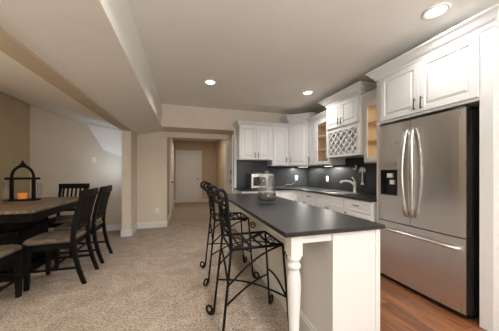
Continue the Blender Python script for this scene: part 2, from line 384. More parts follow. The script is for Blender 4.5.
def crown_mb(x0, x1, d, zt, h=.09, p=.075, left=True, right=True):
    """Crown moulding on top of a cabinet whose front is y=0; profile steps outward towards the top."""
    mb = MB()
    prof = [(0.008, 0.0), (0.012, .25), (.03, .38), (.055, .72), (.066, .80), (.075, .86), (.075, 1.0)]
    k = p / .075
    for (pa, ta), (pb, tb) in zip(prof, prof[1:]):
        if tb - ta < 1e-4: continue
        za, zb = zt - h + ta * h, zt - h + tb * h; a, b = pa * k, pb * k
        la, lb = (a, b) if left else (0, 0); ra, rb = (a, b) if right else (0, 0)
        mb.hexa([(x0 - la, -a, za), (x1 + ra, -a, za), (x1 + ra, d, za), (x0 - la, d, za),
                 (x0 - lb, -b, zb), (x1 + rb, -b, zb), (x1 + rb, d, zb), (x0 - lb, d, zb)])
    return mb
def door_part(root, x0, x1, z0, z1, hx=None, hz=None, horiz=False, name='door', L=.11):
    mb = MB(); frame_door(mb, x0, x1, z0, z1); o = mb.build(name, 'white', root)
    if hx is not None: pull(o, hx, hz, L, horiz)
    return o

YU = YB - .33      # front of the back-wall uppers
XU = XW - .33      # front of the right-wall uppers
# --- double-door upper over the microwave
c = thing('upper_cabinet', 'white double-door wall cabinet above the microwave', 'cabinet', (1.09, YU, 0), 0, 'white wall cabinets')
MB().box(0, .72, 0, .33, 1.49, 2.23).build('body', 'white', c)
door_part(c, .03, .36, 1.505, 2.19, .325, 1.59); door_part(c, .36, .69, 1.505, 2.19, .395, 1.59)
crown_mb(0, .72, .33, 2.28, right=False).build('crown', 'white', c)
# --- single-door upper beside it, hanging lower
c = thing('upper_cabinet', 'white narrow single-door wall cabinet between the microwave cabinet and the corner cabinet', 'cabinet', (1.811, YU, 0), 0, 'white wall cabinets')
MB().box(0, .377, 0, .33, 1.37, 2.23).build('body', 'white', c)
door_part(c, .02, .355, 1.385, 2.19, .32, 1.50)
crown_mb(0, .377, .33, 2.28, left=False, right=False).build('crown', 'white', c)
# --- diagonal corner upper
DX0, DY1 = 2.19, YB - .33 - (XU - 2.19)
cl = math.hypot(XU - DX0, YU - DY1)
c = thing('corner_cabinet', 'tall white diagonal wall cabinet in the corner with the highest crown', 'cabinet', (DX0, YU, 0), -PI / 4, None)
q = math.sqrt(.5)
def rot(px, py):   # world -> local of the 45 degree cabinet
    dx, dy = px - DX0, py - YU
    return (dx * q - dy * q, dx * q + dy * q)
poly = [rot(DX0, YU), rot(XU, DY1), rot(XW, DY1), rot(XW, YB), rot(DX0, YB)]
MB().prism(poly, 'z', 1.37, 2.42).build('body', 'white', c)
door_part(c, .03, cl - .03, 1.385, 2.35, .07, 1.50)
cm = MB()
prof = [(0.008, 0.0), (0.012, .25), (.03, .38), (.055, .72), (.066, .80), (.075, .86), (.075, 1.0)]
def corner_ring(o, z):
    o2 = o * math.tan(PI / 8)
    P = [(DX0 - o, YB), (DX0 - o, YU - o2 * 1.0), (DX0 - o2 * .4, YU - o), (XU - o, DY1 - o2 * .4), (XU - o2, DY1 - o), (XW, DY1 - o), (XW, YB)]
    return [(*rot(*p), z) for p in P]
for (pa, ta), (pb, tb) in zip(prof, prof[1:]):
    A = [cm.bm.verts.new(v) for v in corner_ring(pa, 2.37 + ta * .1)]; B = [cm.bm.verts.new(v) for v in corner_ring(pb, 2.37 + tb * .1)]
    n = len(A)
    for i in range(n): cm.bm.faces.new((A[i], A[(i + 1) % n], B[(i + 1) % n], B[i]))
    cm.bm.faces.new(A[::-1]); cm.bm.faces.new(B)
cm.build('crown', 'white', c)

def glass_cabinet(label, y_far, y_near, crown_right, solid=0.0, handle_side=1, group='glass-front wall cabinets'):
    """Open carcass with maple inside; local x runs from the far end towards the camera."""
    w = y_far - y_near; d = .33
    c = thing('glass_cabinet', label, 'cabinet', (XU, y_far, 0), -PI / 2, group)
    z0, z1 = 1.37, 2.25
    MB().box(0, .018, .001, d, z0, z1).box(w - .018, w, .001, d, z0, z1).box(.018, w - .018, .001, d, z0, z0 + .02).box(.018, w - .018, .001, d, z1 - .05, z1).build('body', 'white', c)
    iw = MB().box(.018, w - .018, d - .012, d, z0 + .02, z1 - .05)
    iw.box(.018, .024, .02, d - .012, z0 + .02, z1 - .05).box(w - .024, w - .018, .02, d - .012, z0 + .02, z1 - .05).box(.024, w - .024, .02, d - .012, z0 + .02, z0 + .026)
    iw.build('lining', 'cabin', c, label='maple cabinet lining')
    for zz in (z0 + .30, z0 + .56): MB().box(.024, w - .024, .03, d - .012, zz, zz + .018).build('shelf', 'cabin', c)
    for zz in (z0 + .29, z0 + .55, z1 - .06): area('cabinet_puck_lamp', (XU + .10, y_far - w * .62, zz), .10, .55, (1.0, 0.92, 0.78), shape='DISK')  # hidden lamps added to brighten each cabinet bay
    xs = .0
    if solid > 0:
        door_part(c, .01, solid, z0 + .012, z1 - .03, .045, 1.50); xs = solid - .01
    mb = MB(); frame_door(mb, xs + .01, w - .01, z0 + .012, z1 - .03, glass=True); dr = mb.build('door', 'white', c)
    MB().box(xs + .06, w - .06, -.012, -.008, z0 + .06, z1 - .08).build('pane', 'pane', dr, label='clear glass pane')
    pull(dr, (w - .038) if handle_side > 0 else xs + .038, 1.50)
    crown_mb(0, w, d, 2.34, left=False, right=crown_right).build('crown', 'white', c)
    return c
HF, HN = 3.40, 2.62      # hood-height cabinet over the sink
glass_cabinet('white glass-front wall cabinet between the corner cabinet and the wine rack cabinet', DY1 - .002, HF + .002, False, .26)
glass_cabinet('white glass-front wall cabinet between the wine rack cabinet and the fridge', HN - .002, 2.215, False)

# --- taller cabinet with lattice wine rack over the sink
w = HF - HN; XH = 2.43; d = XW - XH
c = thing('wine_rack_cabinet', 'white two-door wall cabinet with diagonal lattice wine rack below, over the sink', 'cabinet', (XH, HF, 0), -PI / 2)
b = MB().box(0, w, .0, d, 1.95, 2.40).box(0, .02, 0, d, 1.49, 1.95).box(w - .02, w, 0, d, 1.49, 1.95).box(.02, w - .02, .0, d, 1.49, 1.53).box(.02, w - .02, .25, .27, 1.53, 1.95)
b.box(.02, .06, 0, .02, 1.53, 1.95).box(w - .06, w - .02, 0, .02, 1.53, 1.95).box(.06, w - .06, 0, .02, 1.91, 1.95)
b.build('body', 'white', c)
door_part(c, .03, w / 2, 1.975, 2.36, w / 2 - .035, 2.06, L=.10); door_part(c, w / 2, w - .03, 1.975, 2.36, w / 2 + .035, 2.06, L=.10)
lat = MB(); lx0, lx1, lz0, lz1 = .06, w - .06, 1.53, 1.91
def clip_line(cx, sgn):
    # line z = lz0 + sgn*(x-cx), clipped to the opening
    pts = []
    for x in (lx0, lx1):
        z = lz0 + sgn * (x - cx)
        if lz0 - 1e-9 <= z <= lz1 + 1e-9: pts.append((x, z))
    for z in (lz0, lz1):
        x = cx + sgn * (z - lz0)
        if lx0 - 1e-9 <= x <= lx1 + 1e-9: pts.append((x, z))
    pts = sorted(set((round(a, 5), round(b, 5)) for a, b in pts))
    return (pts[0], pts[-1]) if len(pts) >= 2 and pts[0] != pts[-1] else None
step = .127
for sgn, yy in ((1, .006), (-1, .016)):
    k = -8
    while k < 16:
        seg = clip_line(lx0 + k * step, sgn); k += 1
        if seg:
            (xa, za), (xb, zb) = seg; L_ = math.hypot(xb - xa, zb - za)
            if L_ < .03: continue
            mt = Matrix.Translation(((xa + xb) / 2, yy, (za + zb) / 2)) @ Matrix.Rotation(-math.atan2(zb - za, xb - xa), 4, 'Y')
            lat.box(-L_ / 2, L_ / 2, -.005, .005, -.011, .011, mtx=mt)
lat.build('lattice', 'white', c)
crown_mb(0, w, d, 2.50, h=.12, p=.10).build('crown', 'white', c)

# --- fridge surround: gables + over-fridge cabinet
XF = 2.27; FN, FF = 1.10, 2.185
c = thing('fridge_cabinet', 'tall white fridge surround with two-door cabinet above the refrigerator', 'cabinet', (XF, FF, 0), -PI / 2)
w = FF - FN; d = XW - XF
MB().box(0, .035, .012, d, 0, 2.40).build('side_panel', 'white', c)
MB().box(w - .085, w, .0, d, 0, 2.40, .002).build('side_panel', 'white', c)
MB().box(.035, w - .085, .0, d, 1.815, 2.40).build('body', 'white', c)
door_part(c, .085, .535, 1.84, 2.345, .50, 1.925, L=.12); door_part(c, .535, 1.00, 1.84, 2.345, .57, 1.925, L=.12)
crown_mb(0, w, d, 2.47, h=.115, p=.08).build('crown', 'white', c)

# --- base cabinets
ZC = .895; TK = .028
XC = 2.225; YC = 4.13                      # counter front edges
XBF = XC + .03; YBF = YC + .03             # base cabinet fronts
c = thing('base_cabinet', 'white base cabinet with drawer left of the sink, on the right wall run', 'cabinet', (XBF, YBF, 0), -PI / 2, 'white base cabinets')
def base_unit(c, w, d, drawers, doors, false=False):
    MB().box(0, w, 0, d, .10, ZC - TK).box(.0, w, .06, d, .0, .10).build('body', 'white', c)
    for (a, b_) in drawers:
        mb = MB(); frame_door(mb, a, b_, .70, ZC - TK - .012, st=.035); o = mb.build('drawer', 'white', c)
        if not false: pull(o, (a + b_) / 2, .79, .10, True)
    for (a, b_, hx) in doors: door_part(c, a, b_, .12, .695, hx, .62)
base_unit(c, YBF - 3.46, XW - XBF, [(.32, YBF - 3.46 - .01)], [(.32, YBF - 3.46 - .01, .36)])
c = thing('base_cabinet', 'white sink base cabinet with plain false drawer front under the faucet', 'cabinet', (XBF, 3.46, 0), -PI / 2, 'white base cabinets')
base_unit(c, .74, XW - XBF, [(.01, .73)], [(.01, .37, .335), (.37, .73, .405)], True)
c = thing('base_cabinet', 'white base cabinet with drawer between the sink and the fridge', 'cabinet', (XBF, 2.72, 0), -PI / 2, 'white base cabinets')
base_unit(c, .515, XW - XBF, [(.01, .505)], [(.01, .505, .06)])
c = thing('base_cabinet', 'white base cabinet under the microwave on the back wall', 'cabinet', (XJ + .02, YBF, 0), 0, 'white base cabinets')
base_unit(c, .75, YB - YBF, [(.01, .74)], [(.01, .375, .34), (.375, .74, .41)])
c = thing('base_cabinet', 'white blind base cabinet in the back corner beside the microwave counter', 'cabinet', (XJ + .77, YBF, 0), 0, 'white base cabinets')
base_unit(c, XBF - XJ - .77, YB - YBF, [], [(.01, XBF - XJ - .78, .38)])
# --- worktop (one continuous L with the sink cut out)
SX0, SX1, SY0, SY1 = 2.33, 2.70, 2.88, 3.50
wt = MB()
wt.box(XJ, XW, YC, YB, ZC - TK, ZC, .003)
wt.box(XC, SX0, 2.205, YC, ZC - TK, ZC, .003).box(SX1, XW, 2.205, YC, ZC - TK, ZC, .003)
wt.box(SX0, SX1, 2.205, SY0, ZC - TK, ZC, .003).box(SX0, SX1, SY1, YC, ZC - TK, ZC, .003)
tag(wt.build('worktop', 'granite'), 'dark stone L-shaped worktop along the back and right kitchen walls', 'countertop')
sk = MB(); t = .006
sk.box(SX0 + .001, SX0 + .02, SY0 + .001, SY1 - .001, ZC - .004, ZC + .004, .002).box(SX1 - .02, SX1 - .001, SY0 + .001, SY1 - .001, ZC - .004, ZC + .004, .002)
sk.box(SX0 + .02, SX1 - .02, SY0 + .001, SY0 + .02, ZC - .004, ZC + .004, .002).box(SX0 + .02, SX1 - .02, SY1 - .02, SY1 - .001, ZC - .004, ZC + .004, .002)
sk.box(SX0 + .004, SX0 + .02, SY0 + .004, SY1 - .004, ZC - .024, ZC).box(SX1 - .02, SX1 - .004, SY0 + .004, SY1 - .004, ZC - .024, ZC)
sk.box(SX0 + .004, SX1 - .004, SY0 + .004, SY1 - .004, ZC - .0265, ZC - .022)
st_ = thing('sink', 'dark inset kitchen sink with pale rim in the right worktop', 'sink', ((SX0 + SX1) / 2, (SY0 + SY1) / 2, ZC))
o = sk.build('basin', 'chrome', st_); o.matrix_parent_inverse = Matrix.Translation((-(SX0 + SX1) / 2, -(SY0 + SY1) / 2, -ZC))
MB().lathe([(0, 0), (.035, 0), (.035, .003), (0, .003)], seg=16, mtx=Matrix.Translation((0, 0, -.022))).build('drain', 'bronze', st_)
# backsplash
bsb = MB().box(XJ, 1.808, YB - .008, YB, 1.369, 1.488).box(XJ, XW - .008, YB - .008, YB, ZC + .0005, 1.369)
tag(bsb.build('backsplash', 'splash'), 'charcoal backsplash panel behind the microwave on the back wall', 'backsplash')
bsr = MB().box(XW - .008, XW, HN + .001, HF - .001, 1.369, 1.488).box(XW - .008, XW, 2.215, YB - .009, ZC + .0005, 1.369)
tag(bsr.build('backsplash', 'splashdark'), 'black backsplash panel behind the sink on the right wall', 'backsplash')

# faucet
f = thing('faucet', 'brushed nickel single-lever kitchen faucet behind the sink', 'faucet', (2.76, 3.08, ZC))
MB().lathe([(0, 0), (.028, 0), (.032, 0), (.032, .008), (.026, .02), (.025, .12), (.028, .15), (.026, .175), (.0, .185)], seg=18).build('body', 'nickel', f)
MB().tube([(0, 0, .10), (-.025, .025, .155), (-.065, .055, .190), (-.115, .095, .198), (-.155, .13, .185), (-.18, .15, .155)], [.017, .018, .0185, .019, .021, .022], 12).build('spout', 'nickel', f)
MB().tube([(0, 0, .17), (.0, .012, .20), (-.008, .030, .235), (-.016, .050, .262)], [.017, .014, .011, .010], 10).build('lever', 'nickel', f)
# palmetto + crescent wall decoration (two separate pieces on the black backsplash)
XD = XW - .008
pm = MB(); py, pz = 2.99, 1.03
def ly(u, v): return (XD - .006, py - u, pz + v)
pm.prism([(py + .038, pz), (py + .024, pz + .02), (py + .013, pz + .055), (py + .010, pz + .18), (py + .011, pz + .255), (py - .011, pz + .255), (py - .010, pz + .18), (py - .013, pz + .055), (py - .024, pz + .02), (py - .038, pz)], 'x', XD - .010, XD)
for k in range(7):
    a = -.6 + (PI + 1.2) * k / 6; L_ = .082
    pts = []
    for i in range(6):
        tt = i / 5
        pts.append(ly(math.cos(a) * L_ * tt, .255 + math.sin(a) * L_ * tt * .85 - .028 * tt * tt))
    pm.tube(pts, [.007, .011, .0135, .012, .009, .003], 8)
tag(pm.build('palm_wall_decoration', 'silver'), 'pale silver palm tree cut-out on the black backsplash', 'wall decoration')
cr = MB(); cy_, cz_ = 3.165, 1.32; R = .046
outer = arc(cy_, cz_, R, math.radians(60), math.radians(-160), 16)
inner = arc(cy_ - .014, cz_ + .018, R * .80, math.radians(-150), math.radians(50), 14)
cr.prism([(2 * cy_ - a_, b_) for a_, b_ in (outer + inner)][::-1], 'x', XD - .010, XD)
tag(cr.build('crescent_wall_decoration', 'silver'), 'pale silver crescent moon cut-out beside the palm tree', 'wall decoration')

def outlet(label, loc, rotz, plugged=False, wall_switch=False, name='wall_outlet', cat='outlet'):
    t = thing(name, label, cat, loc, rotz)
    MB().box(-.036, .036, -.006, 0, -.058, .058, .003).build('cover_plate', 'plastic', t)
    if wall_switch:
        MB().box(-.016, .016, -.010, -.005, -.032, .032, .002).build('rocker', 'plastic', t)
    else:
        for zz in (-.024, .024): MB().lathe([(0, 0), (.017, 0), (.017, .004), (0, .004)], seg=14, mtx=Matrix.Translation((0, -.005, zz)) @ Matrix.Rotation(PI / 2, 4, 'X')).build('socket', 'ceramic', t)
    return t
outlet('white outlet plate on the back backsplash holding a plug', (2.555, YB - .008, 1.10), 0)
outlet('white outlet plate on the black right backsplash left of the faucet', (XW - .008, 3.93, 1.10), -PI / 2)
outlet('white outlet plate low on the beige wall by the hall opening', (-.575, YH, .385), 0)
outlet('white wall switch plate on the dining room wall', (-1.79, YH, 1.49), 0, wall_switch=True, name='wall_switch', cat='switch')
pg = thing('charger', 'white plug-in charger with cord looping down to the back worktop', 'charger', (2.555, YB - .020, 1.10))
MB().box(-.02, .02, -.034, 0, -.03, .03, .006).build('adapter', 'plastic', pg)
MB().tube([(0, -.02, -.03), (-.04, -.03, -.08), (-.12, -.05, -.13), (-.20, -.06, -.165), (-.24, -.07, -.15), (-.27, -.08, -.135), (-.31, -.09, -.16), (-.36, -.10, -.195), (-.45, -.12, -.201), (-.6, -.10, -.201)], .0026, 6).build('cord', 'plastic', pg)

# microwave + bowl on top
mw = thing('microwave', 'silver microwave with dark door glass on the back worktop', 'microwave', (1.315, 4.33, ZC + .002))
MB().box(0, .49, .0, .36, .012, .297, .004).build('body', 'darkgrey', mw)
MB().box(0, .49, -.02, 0, .012, .297, .004).build('front_panel', 'steel', mw)
dr = MB().box(.02, .35, -.028, -.018, .03, .28, .003).build('door', 'steel', mw)
MB().box(.035, .305, -.031, -.027, .06, .24).build('window', 'darkglass', dr, label='dark glass window')
MB().tube([(.33, -.05, .05), (.33, -.05, .26)], .007).tube([(.33, -.05, .07), (.33, -.025, .07)], .005).tube([(.33, -.05, .24), (.33, -.025, .24)], .005).build('handle', 'chrome', dr)
kp = MB().box(.365, .475, -.023, -.018, .03, .268).build('control_panel', 'blackplastic', mw, label='black control panel')
for fx in (.04, .45):
    for fy in (.03, .33): MB().lathe([(0, -.002), (.012, -.002), (.012, .014), (0, .014)], fx, fy, 10).build('foot', 'blackplastic', mw)
tag(MB().lathe([(0, .0), (.05, 0), (.085, .022), (.088, .026), (.082, .024), (.05, .008), (0, .006)], seg=22).build('dish', 'ceramic'), 'small white dish on top of the microwave', 'dish').location = (1.50, 4.47, ZC + .300)

# under-cabinet lights
def ucl(label, x, y, rz, z=1.369, L_=.22, power=6):
    t = thing('under_cabinet_light', label, 'lamp', (x, y, z), rz, 'under-cabinet lights')
    MB().box(-L_ / 2, L_ / 2, -.03, .03, -.018, 0, .003).build('housing', 'plastic', t)
    MB().box(-L_ / 2 + .01, L_ / 2 - .01, -.022, .022, -.021, -.017).build('lens', 'underlens', t)
    area('under_cabinet_lamp', (x, y, z - .03), L_ * .8, power, (1.0, 0.95, 0.88), (0, 0, rz), .04)
ucl('slim white lamp under the corner wall cabinet', 2.60, 4.50, -PI / 4)
ucl('slim white lamp under the glass-front cabinet left of the wine rack', 2.70, 3.72, -PI / 2)

# ------------------------------------------------------------------ refrigerator
fr = thing('refrigerator', 'stainless steel french-door refrigerator with bottom freezer drawer and water dispenser', 'refrigerator', (2.225, 2.125, 0), -PI / 2)
FW = .875
MB().box(.006, FW - .006, .075, .60, .03, 1.765, .004).build('body', 'darkgrey', fr)
MB().box(.02, FW - .02, .05, .56, .0, .045).build('base_grille', 'blackplastic', fr)
sp = .405
def steel_panel(mb, x0, x1, z0, z1, hole=None):
    t0 = .065; n = 10
    def yb(x): u = (x - x0) / (x1 - x0); return 0.010 * ((2 * u - 1) ** 4)
    if hole is None:
        xs = [x0 + (x1 - x0) * i / n for i in range(n + 1)]
        poly = [(x, yb(x)) for x in xs] + [(x1, t0), (x0, t0)]
        mb.prism(poly, 'z', z0, z1)
    else:
        hx0, hx1, hz0, hz1 = hole
        for (a, b_, c0, c1) in ((x0, hx0, z0, z1), (hx1, x1, z0, z1), (hx0, hx1, z0, hz0), (hx0, hx1, hz1, z1)):
            xs = [a + (b_ - a) * i / 5 for i in range(6)]
            mb.prism([(x, yb(x)) for x in xs] + [(b_, t0), (a, t0)], 'z', c0, c1)
hole = (.048, .265, .98, 1.35)
mb = MB(); steel_panel(mb, .002, sp - .002, .69, 1.775, hole); dl = mb.build('door', 'steel', fr)
mb = MB(); steel_panel(mb, sp + .002, FW - .002, .69, 1.775); drr = mb.build('door', 'steel', fr)
mb = MB(); steel_panel(mb, .002, FW - .002, .055, .68); dw = mb.build('freezer_drawer', 'steel', fr)
def bow_handle(x, z0, z1, sx, parent):
    pts = []
    for i in range(15):
        t_ = i / 14; s_ = math.sin(PI * t_)
        pts.append((x + sx * .024 * (1 - s_), -.012 - .048 * s_ ** .6, z0 + (z1 - z0) * t_))
    MB().tube(pts, .0165, 12, flat=(1.45, .8)).build('handle', 'chrome', parent, label='curved bright steel handle')
bow_handle(sp - .052, .78, 1.68, 1, dl); bow_handle(sp + .052, .78, 1.68, -1, drr)
pts = [(.03 + (FW - .06) * i / 16, -.004 - .058 * math.sin(PI * i / 16) ** .5, .605 - .012 * (1 - math.sin(PI * i / 16))) for i in range(17)]
MB().tube(pts, .0135, 10).build('handle', 'chrome', dw, label='long horizontal bright steel handle')
dp = MB().box(hole[0], hole[1], .055, .064, hole[2], hole[3]).box(hole[0], hole[0] + .004, .004, .056, hole[2], hole[3]).box(hole[1] - .004, hole[1], .004, .056, hole[2], hole[3]).box(hole[0], hole[1], .002, .056, hole[2], hole[2] + .012)
dsp = dp.build('dispenser', 'blackplastic', dl, label='dark recessed water dispenser')
MB().box(hole[0] - .004, hole[1] + .004, -.001, .008, hole[3] - .085, hole[3] + .004, .002).build('control_panel', 'chrome', dl, label='grey dispenser control panel')
MB().box(.115, .18, .02, .05, 1.175, 1.225, .004).box(.145, .20, .028, .05, 1.10, 1.15, .004).build('paddle', 'silver', dl, label='pale dispenser paddle')
for (a, b_) in ((.02, .10), (FW - .10, FW - .02)): MB().box(a, b_, .02, .12, 1.777, 1.795, .003).build('hinge_cover', 'darkgrey', fr)

# ------------------------------------------------------------------ island
IX0, IX1, IY0, IY1 = .55, 1.268, 1.145, 3.47
isl = thing('kitchen_island', 'white kitchen island with dark stone top, turned corner legs and breakfast overhang', 'kitchen island', (0, 0, 0))
MB().prism([(IX0, IY0), (IX1, IY0), (IX1, IY1), (IX0, IY1)], 'z', ZC - TK, ZC, .003).build('countertop', 'granite', isl, label='dark stone countertop')
BX0, BX1, BY0, BY1 = .885, 1.242, 1.172, 3.44
b = MB().box(BX0, BX1, BY0, BY1, .0, ZC - TK, .003)
b.box(BX1 - .03, BX1 + .006, BY0 - .006, BY0 + .03, 0, ZC - TK, .002)
b.build('body', 'white', isl)
bb = MB().box(BX0 - .016, BX0, BY0 + .02, BY1 - .02, 0, .12).box(BX0 - .009, BX0, BY0 + .02, BY1 - .02, .12, .14)
bb.build('baseboard', 'white', isl)
LX, LY = .640, 1.215
rail = MB().box(LX + .04, BX0, LY - .028, LY - .008, ZC - TK - .055, ZC - TK).box(LX - .03, LX - .01, LY + .04, 3.36, ZC - TK - .055, ZC - TK).box(LX + .04, BX0, 3.39, 3.41, ZC - TK - .055, ZC - TK)
rail.build('apron', 'white', isl)
legp = [(0, .0), (.030, 0), (.033, .03), (.026, .06), (.024, .08), (.036, .095), (.036, .115), (.028, .13), (.026, .16), (.029, .25), (.034, .38), (.040, .50), (.042, .56), (.039, .61), (.031, .645), (.030, .655), (.040, .665), (.042, .675), (.040, .687), (.031, .694), (.031, .706), (.040, .714), (.042, .724), (.039, .737), (0, .738)]
def leg(x, y):
    MB().box(x - .038, x + .038, y - .038, y + .038, .735, ZC - TK, .003).lathe(legp, x, y, 24).build('leg', 'white', isl)
leg(LX, LY); leg(LX, 3.39)
# jar on the island
jar = thing('glass_jar', 'clear glass apothecary jar part filled with dark beans on the island', 'jar', (.905, 2.37, ZC + .001))
MB().lathe([(0, 0), (.092, 0), (.095, .006), (.090, .014), (.102, .030), (.109, .060), (.106, .095), (.097, .135), (.086, .18), (.080, .22), (.079, .25), (.083, .256),
            (.078, .256), (.076, .22), (.082, .18), (.093, .135), (.102, .095), (.105, .060), (.098, .032), (.085, .022), (0, .020)], seg=32).build('vessel', 'glass', jar)
random.seed(9)
bn = MB().lathe([(0, .0235), (.083, .0235), (.097, .034), (.1040, .060), (.1015, .090), (.093, .102), (.05, .107), (0, .109)], seg=28)
for k in range(70):
    a = random.random() * 2 * PI; r_ = .088 * math.sqrt(random.random())
    mt = Matrix.Translation((r_ * math.cos(a), r_ * math.sin(a), .105)) @ Matrix.Rotation(random.random() * 3, 4, 'Z') @ Matrix.Scale(.6, 4, (1, 0, 0))
    bn.lathe([(0, -.006), (.007, -.003), (.008, 0), (.006, .005), (0, .006)], seg=7, mtx=mt)
o = bn.build('beans', 'beans', jar, label='dark coffee beans'); o['kind'] = 'stuff'
MB().lathe([(0, .258), (.083, .258), (.086, .262), (.084, .300), (.078, .318), (.040, .326), (.018, .330), (.014, .334), (.022, .342), (.018, .352), (0, .356)], seg=28).build('lid', 'lidglass', jar)

# ------------------------------------------------------------------ bar stools
def make_stool(label):
    t = thing('bar_stool', label, 'stool', (0, 0, 0), 0, 'wrought iron stools along the island')
    SZ = .70; sx0, sx1, sy = -.175, .215, .185; R_ = .0095
    # seat frame with straps
    fm = MB()
    fm.tube([(sx0, -sy, SZ), (sx1, -sy, SZ), (sx1, sy, SZ), (sx0, sy, SZ)], .011, 8, closed=True)
    fm.build('seat_frame', 'iron', t)
    sm = MB()
    for k in range(1, 5):
        x = sx0 + (sx1 - sx0) * k / 5
        sm.tube([(x, -sy, SZ + .002), (x, 0, SZ - .012), (x, sy, SZ + .002)], .013, 8, flat=(.35, 1))
    for (a, b_) in ((-1, 1), (1, -1)):
        sm.tube([(sx0, a * sy, SZ + .002), (0, 0, SZ - .004), (sx1, b_ * sy, SZ + .002)], .011, 8, flat=(.35, 1))
    sm.build('seat', 'iron', t)
    feet = {}
    for (ix, iy) in ((-1, -1), (-1, 1), (1, -1), (1, 1)):
        tx, ty = (sx0 if ix < 0 else sx1), iy * sy
        fx, fy = (-.245 if ix < 0 else .262), iy * .205
        dx, dy = ix * q, iy * q
        pts = [Vector((tx, ty, SZ))]
        z1 = .055
        for i in range(1, 7):
            u = i / 6; pts.append(Vector((tx + (fx - tx) * u, ty + (fy - ty) * u, SZ + (z1 - SZ) * u)))
        # scroll curling outwards and up
        r0 = .044
        for (a, b_) in spiral(r0, .020, PI, PI + 2.45 * PI, 22)[1:]:
            pts.append(Vector((fx + dx * (r0 + a), fy + dy * (r0 + a), r0 + .0105 + b_)))
        MB().tube(pts, R_, 8).build('leg', 'iron', t)
        feet[(ix, iy)] = (Vector((tx, ty, SZ)), Vector((fx, fy, z1)))
    def onleg(k, z):
        a, b_ = feet[k]; u = (SZ - z) / (SZ - b_.z); return a + (b_ - a) * u
    br = MB()
    for ka, kb in (((-1, -1), (1, 1)), ((-1, 1), (1, -1))):
        A, B = onleg(ka, .32), onleg(kb, .31); off = .008 if ka == (-1, 1) else -.008
        br.tube([A.lerp(B, i / 10) + Vector((0, 0, .035 * math.sin(PI * i / 10) + off * math.sin(PI * i / 10))) for i in range(11)], .0075, 8)
    br.build('cross_brace', 'iron', t)
    ft = MB(); A, B = onleg((1, -1), .30), onleg((1, 1), .36)
    ft.tube([A.lerp(B, i / 10) + Vector((.0, 0, .04 * math.sin(PI * i / 10))) for i in range(11)], .008, 8)
    ft.build('footrest', 'iron', t)
    for iy in (-1, 1):
        A, B = onleg((-1, iy), .45), onleg((1, iy), .70)
        MB().tube([A.lerp(B, i / 10) + Vector((0, 0, .045 * math.sin(PI * i / 10))) for i in range(11)], .0075, 8).build('side_brace', 'iron', t)
    A, B = onleg((-1, -1), .47), onleg((-1, 1), .60)
    MB().tube([A.lerp(B, i / 10) + Vector((0, 0, .03 * math.sin(PI * i / 10))) for i in range(11)], .0075, 8).build('back_brace', 'iron', t)
    # back: two posts leaning back, each ending in a large scroll ring
    def bx(z): return sx0 - .035 * max(0, (z - SZ) / .36) ** 1.2
    rr = .046; zt = 1.120
    for iy in (-1, 1):
        cx_, cz_ = bx(zt - rr) - rr, zt - rr
        pts = [(bx(SZ + (zt - rr - SZ) * i / 8), iy * sy, SZ + (zt - rr - SZ) * i / 8) for i in range(9)]
        pts += [(cx_ + a, iy * sy, cz_ + b_) for a, b_ in spiral(rr, rr * .80, 0, 1.9 * PI, 26)[1:]]
        MB().tube(pts, [.0125] * 9 + [.0115] * 26, 8).build('back_post', 'iron', t)
    def bk(y, z): return (bx(z), y, z)
    sp_ = MB()
    for z in (.80, .845, 1.0, 1.045): sp_.tube([bk(-sy, z), bk(0, z - .012), bk(sy, z)], .010, 8)
    for k in (-1, 1):
        sp_.tube([bk(k * .165, .845), bk(k * .06, .88), bk(0, .915), bk(-k * .06, .95), bk(-k * .165, .995)], .010, 8)
        sp_.tube([bk(k * .095 + a, .92 + b_) for a, b_ in spiral(.055, .012, 0, 3.2 * PI, 24)], .008, 6)
    sp_.build('back_scrollwork', 'iron', t)
    for iy in (-1, 1):
        MB().tube([(sx1 + .012 + .042 + a, iy * sy, SZ - .085 + b_) for a, b_ in spiral(.042, .010, PI, PI - 3.2 * PI, 26)] , .0065, 6).build('scroll', 'iron', t)
    return t
st1 = make_stool('black wrought iron bar stool nearest the turned island leg')
st1.location = (.49, 1.70, 0)
st2 = copy_tree(st1, label='black wrought iron bar stool farther along the island, behind the nearer stool'); st2.location = (.505, 2.67, 0)

# ------------------------------------------------------------------ dining table and chairs
TZ = .84
tb = thing('dining_table', 'dark dining table with clipped corners and weathered brown plank top', 'table', (-2.18, 3.57, 0))
hw, hl, ck = .67, .71, .04
def octo(o): return [(-hw + ck - o * .4, -hl - o), (hw - ck + o * .4, -hl - o), (hw + o, -hl + ck - o * .4), (hw + o, hl - ck + o * .4), (hw - ck + o * .4, hl + o), (-hw + ck - o * .4, hl + o), (-hw - o, hl - ck + o * .4), (-hw - o, -hl + ck - o * .4)]
MB().prism(octo(0), 'z', TZ - .032, TZ, .004).build('table_top', 'tabletop', tb)
MB().prism(octo(-.03), 'z', TZ - .125, TZ - .032, .003).build('apron', 'blackwood', tb)
ped = MB().box(-.30, .30, -.34, .34, .10, TZ - .125, .01).box(-.36, .36, -.40, .40, .50, .56, .01).box(-.36, .36, -.40, .40, TZ - .17, TZ - .125, .01)
ped.build('pedestal', 'blackwood', tb)
MB().box(-.38, .38, -.40, .40, .0, .10, .012).build('base', 'blackwood', tb)
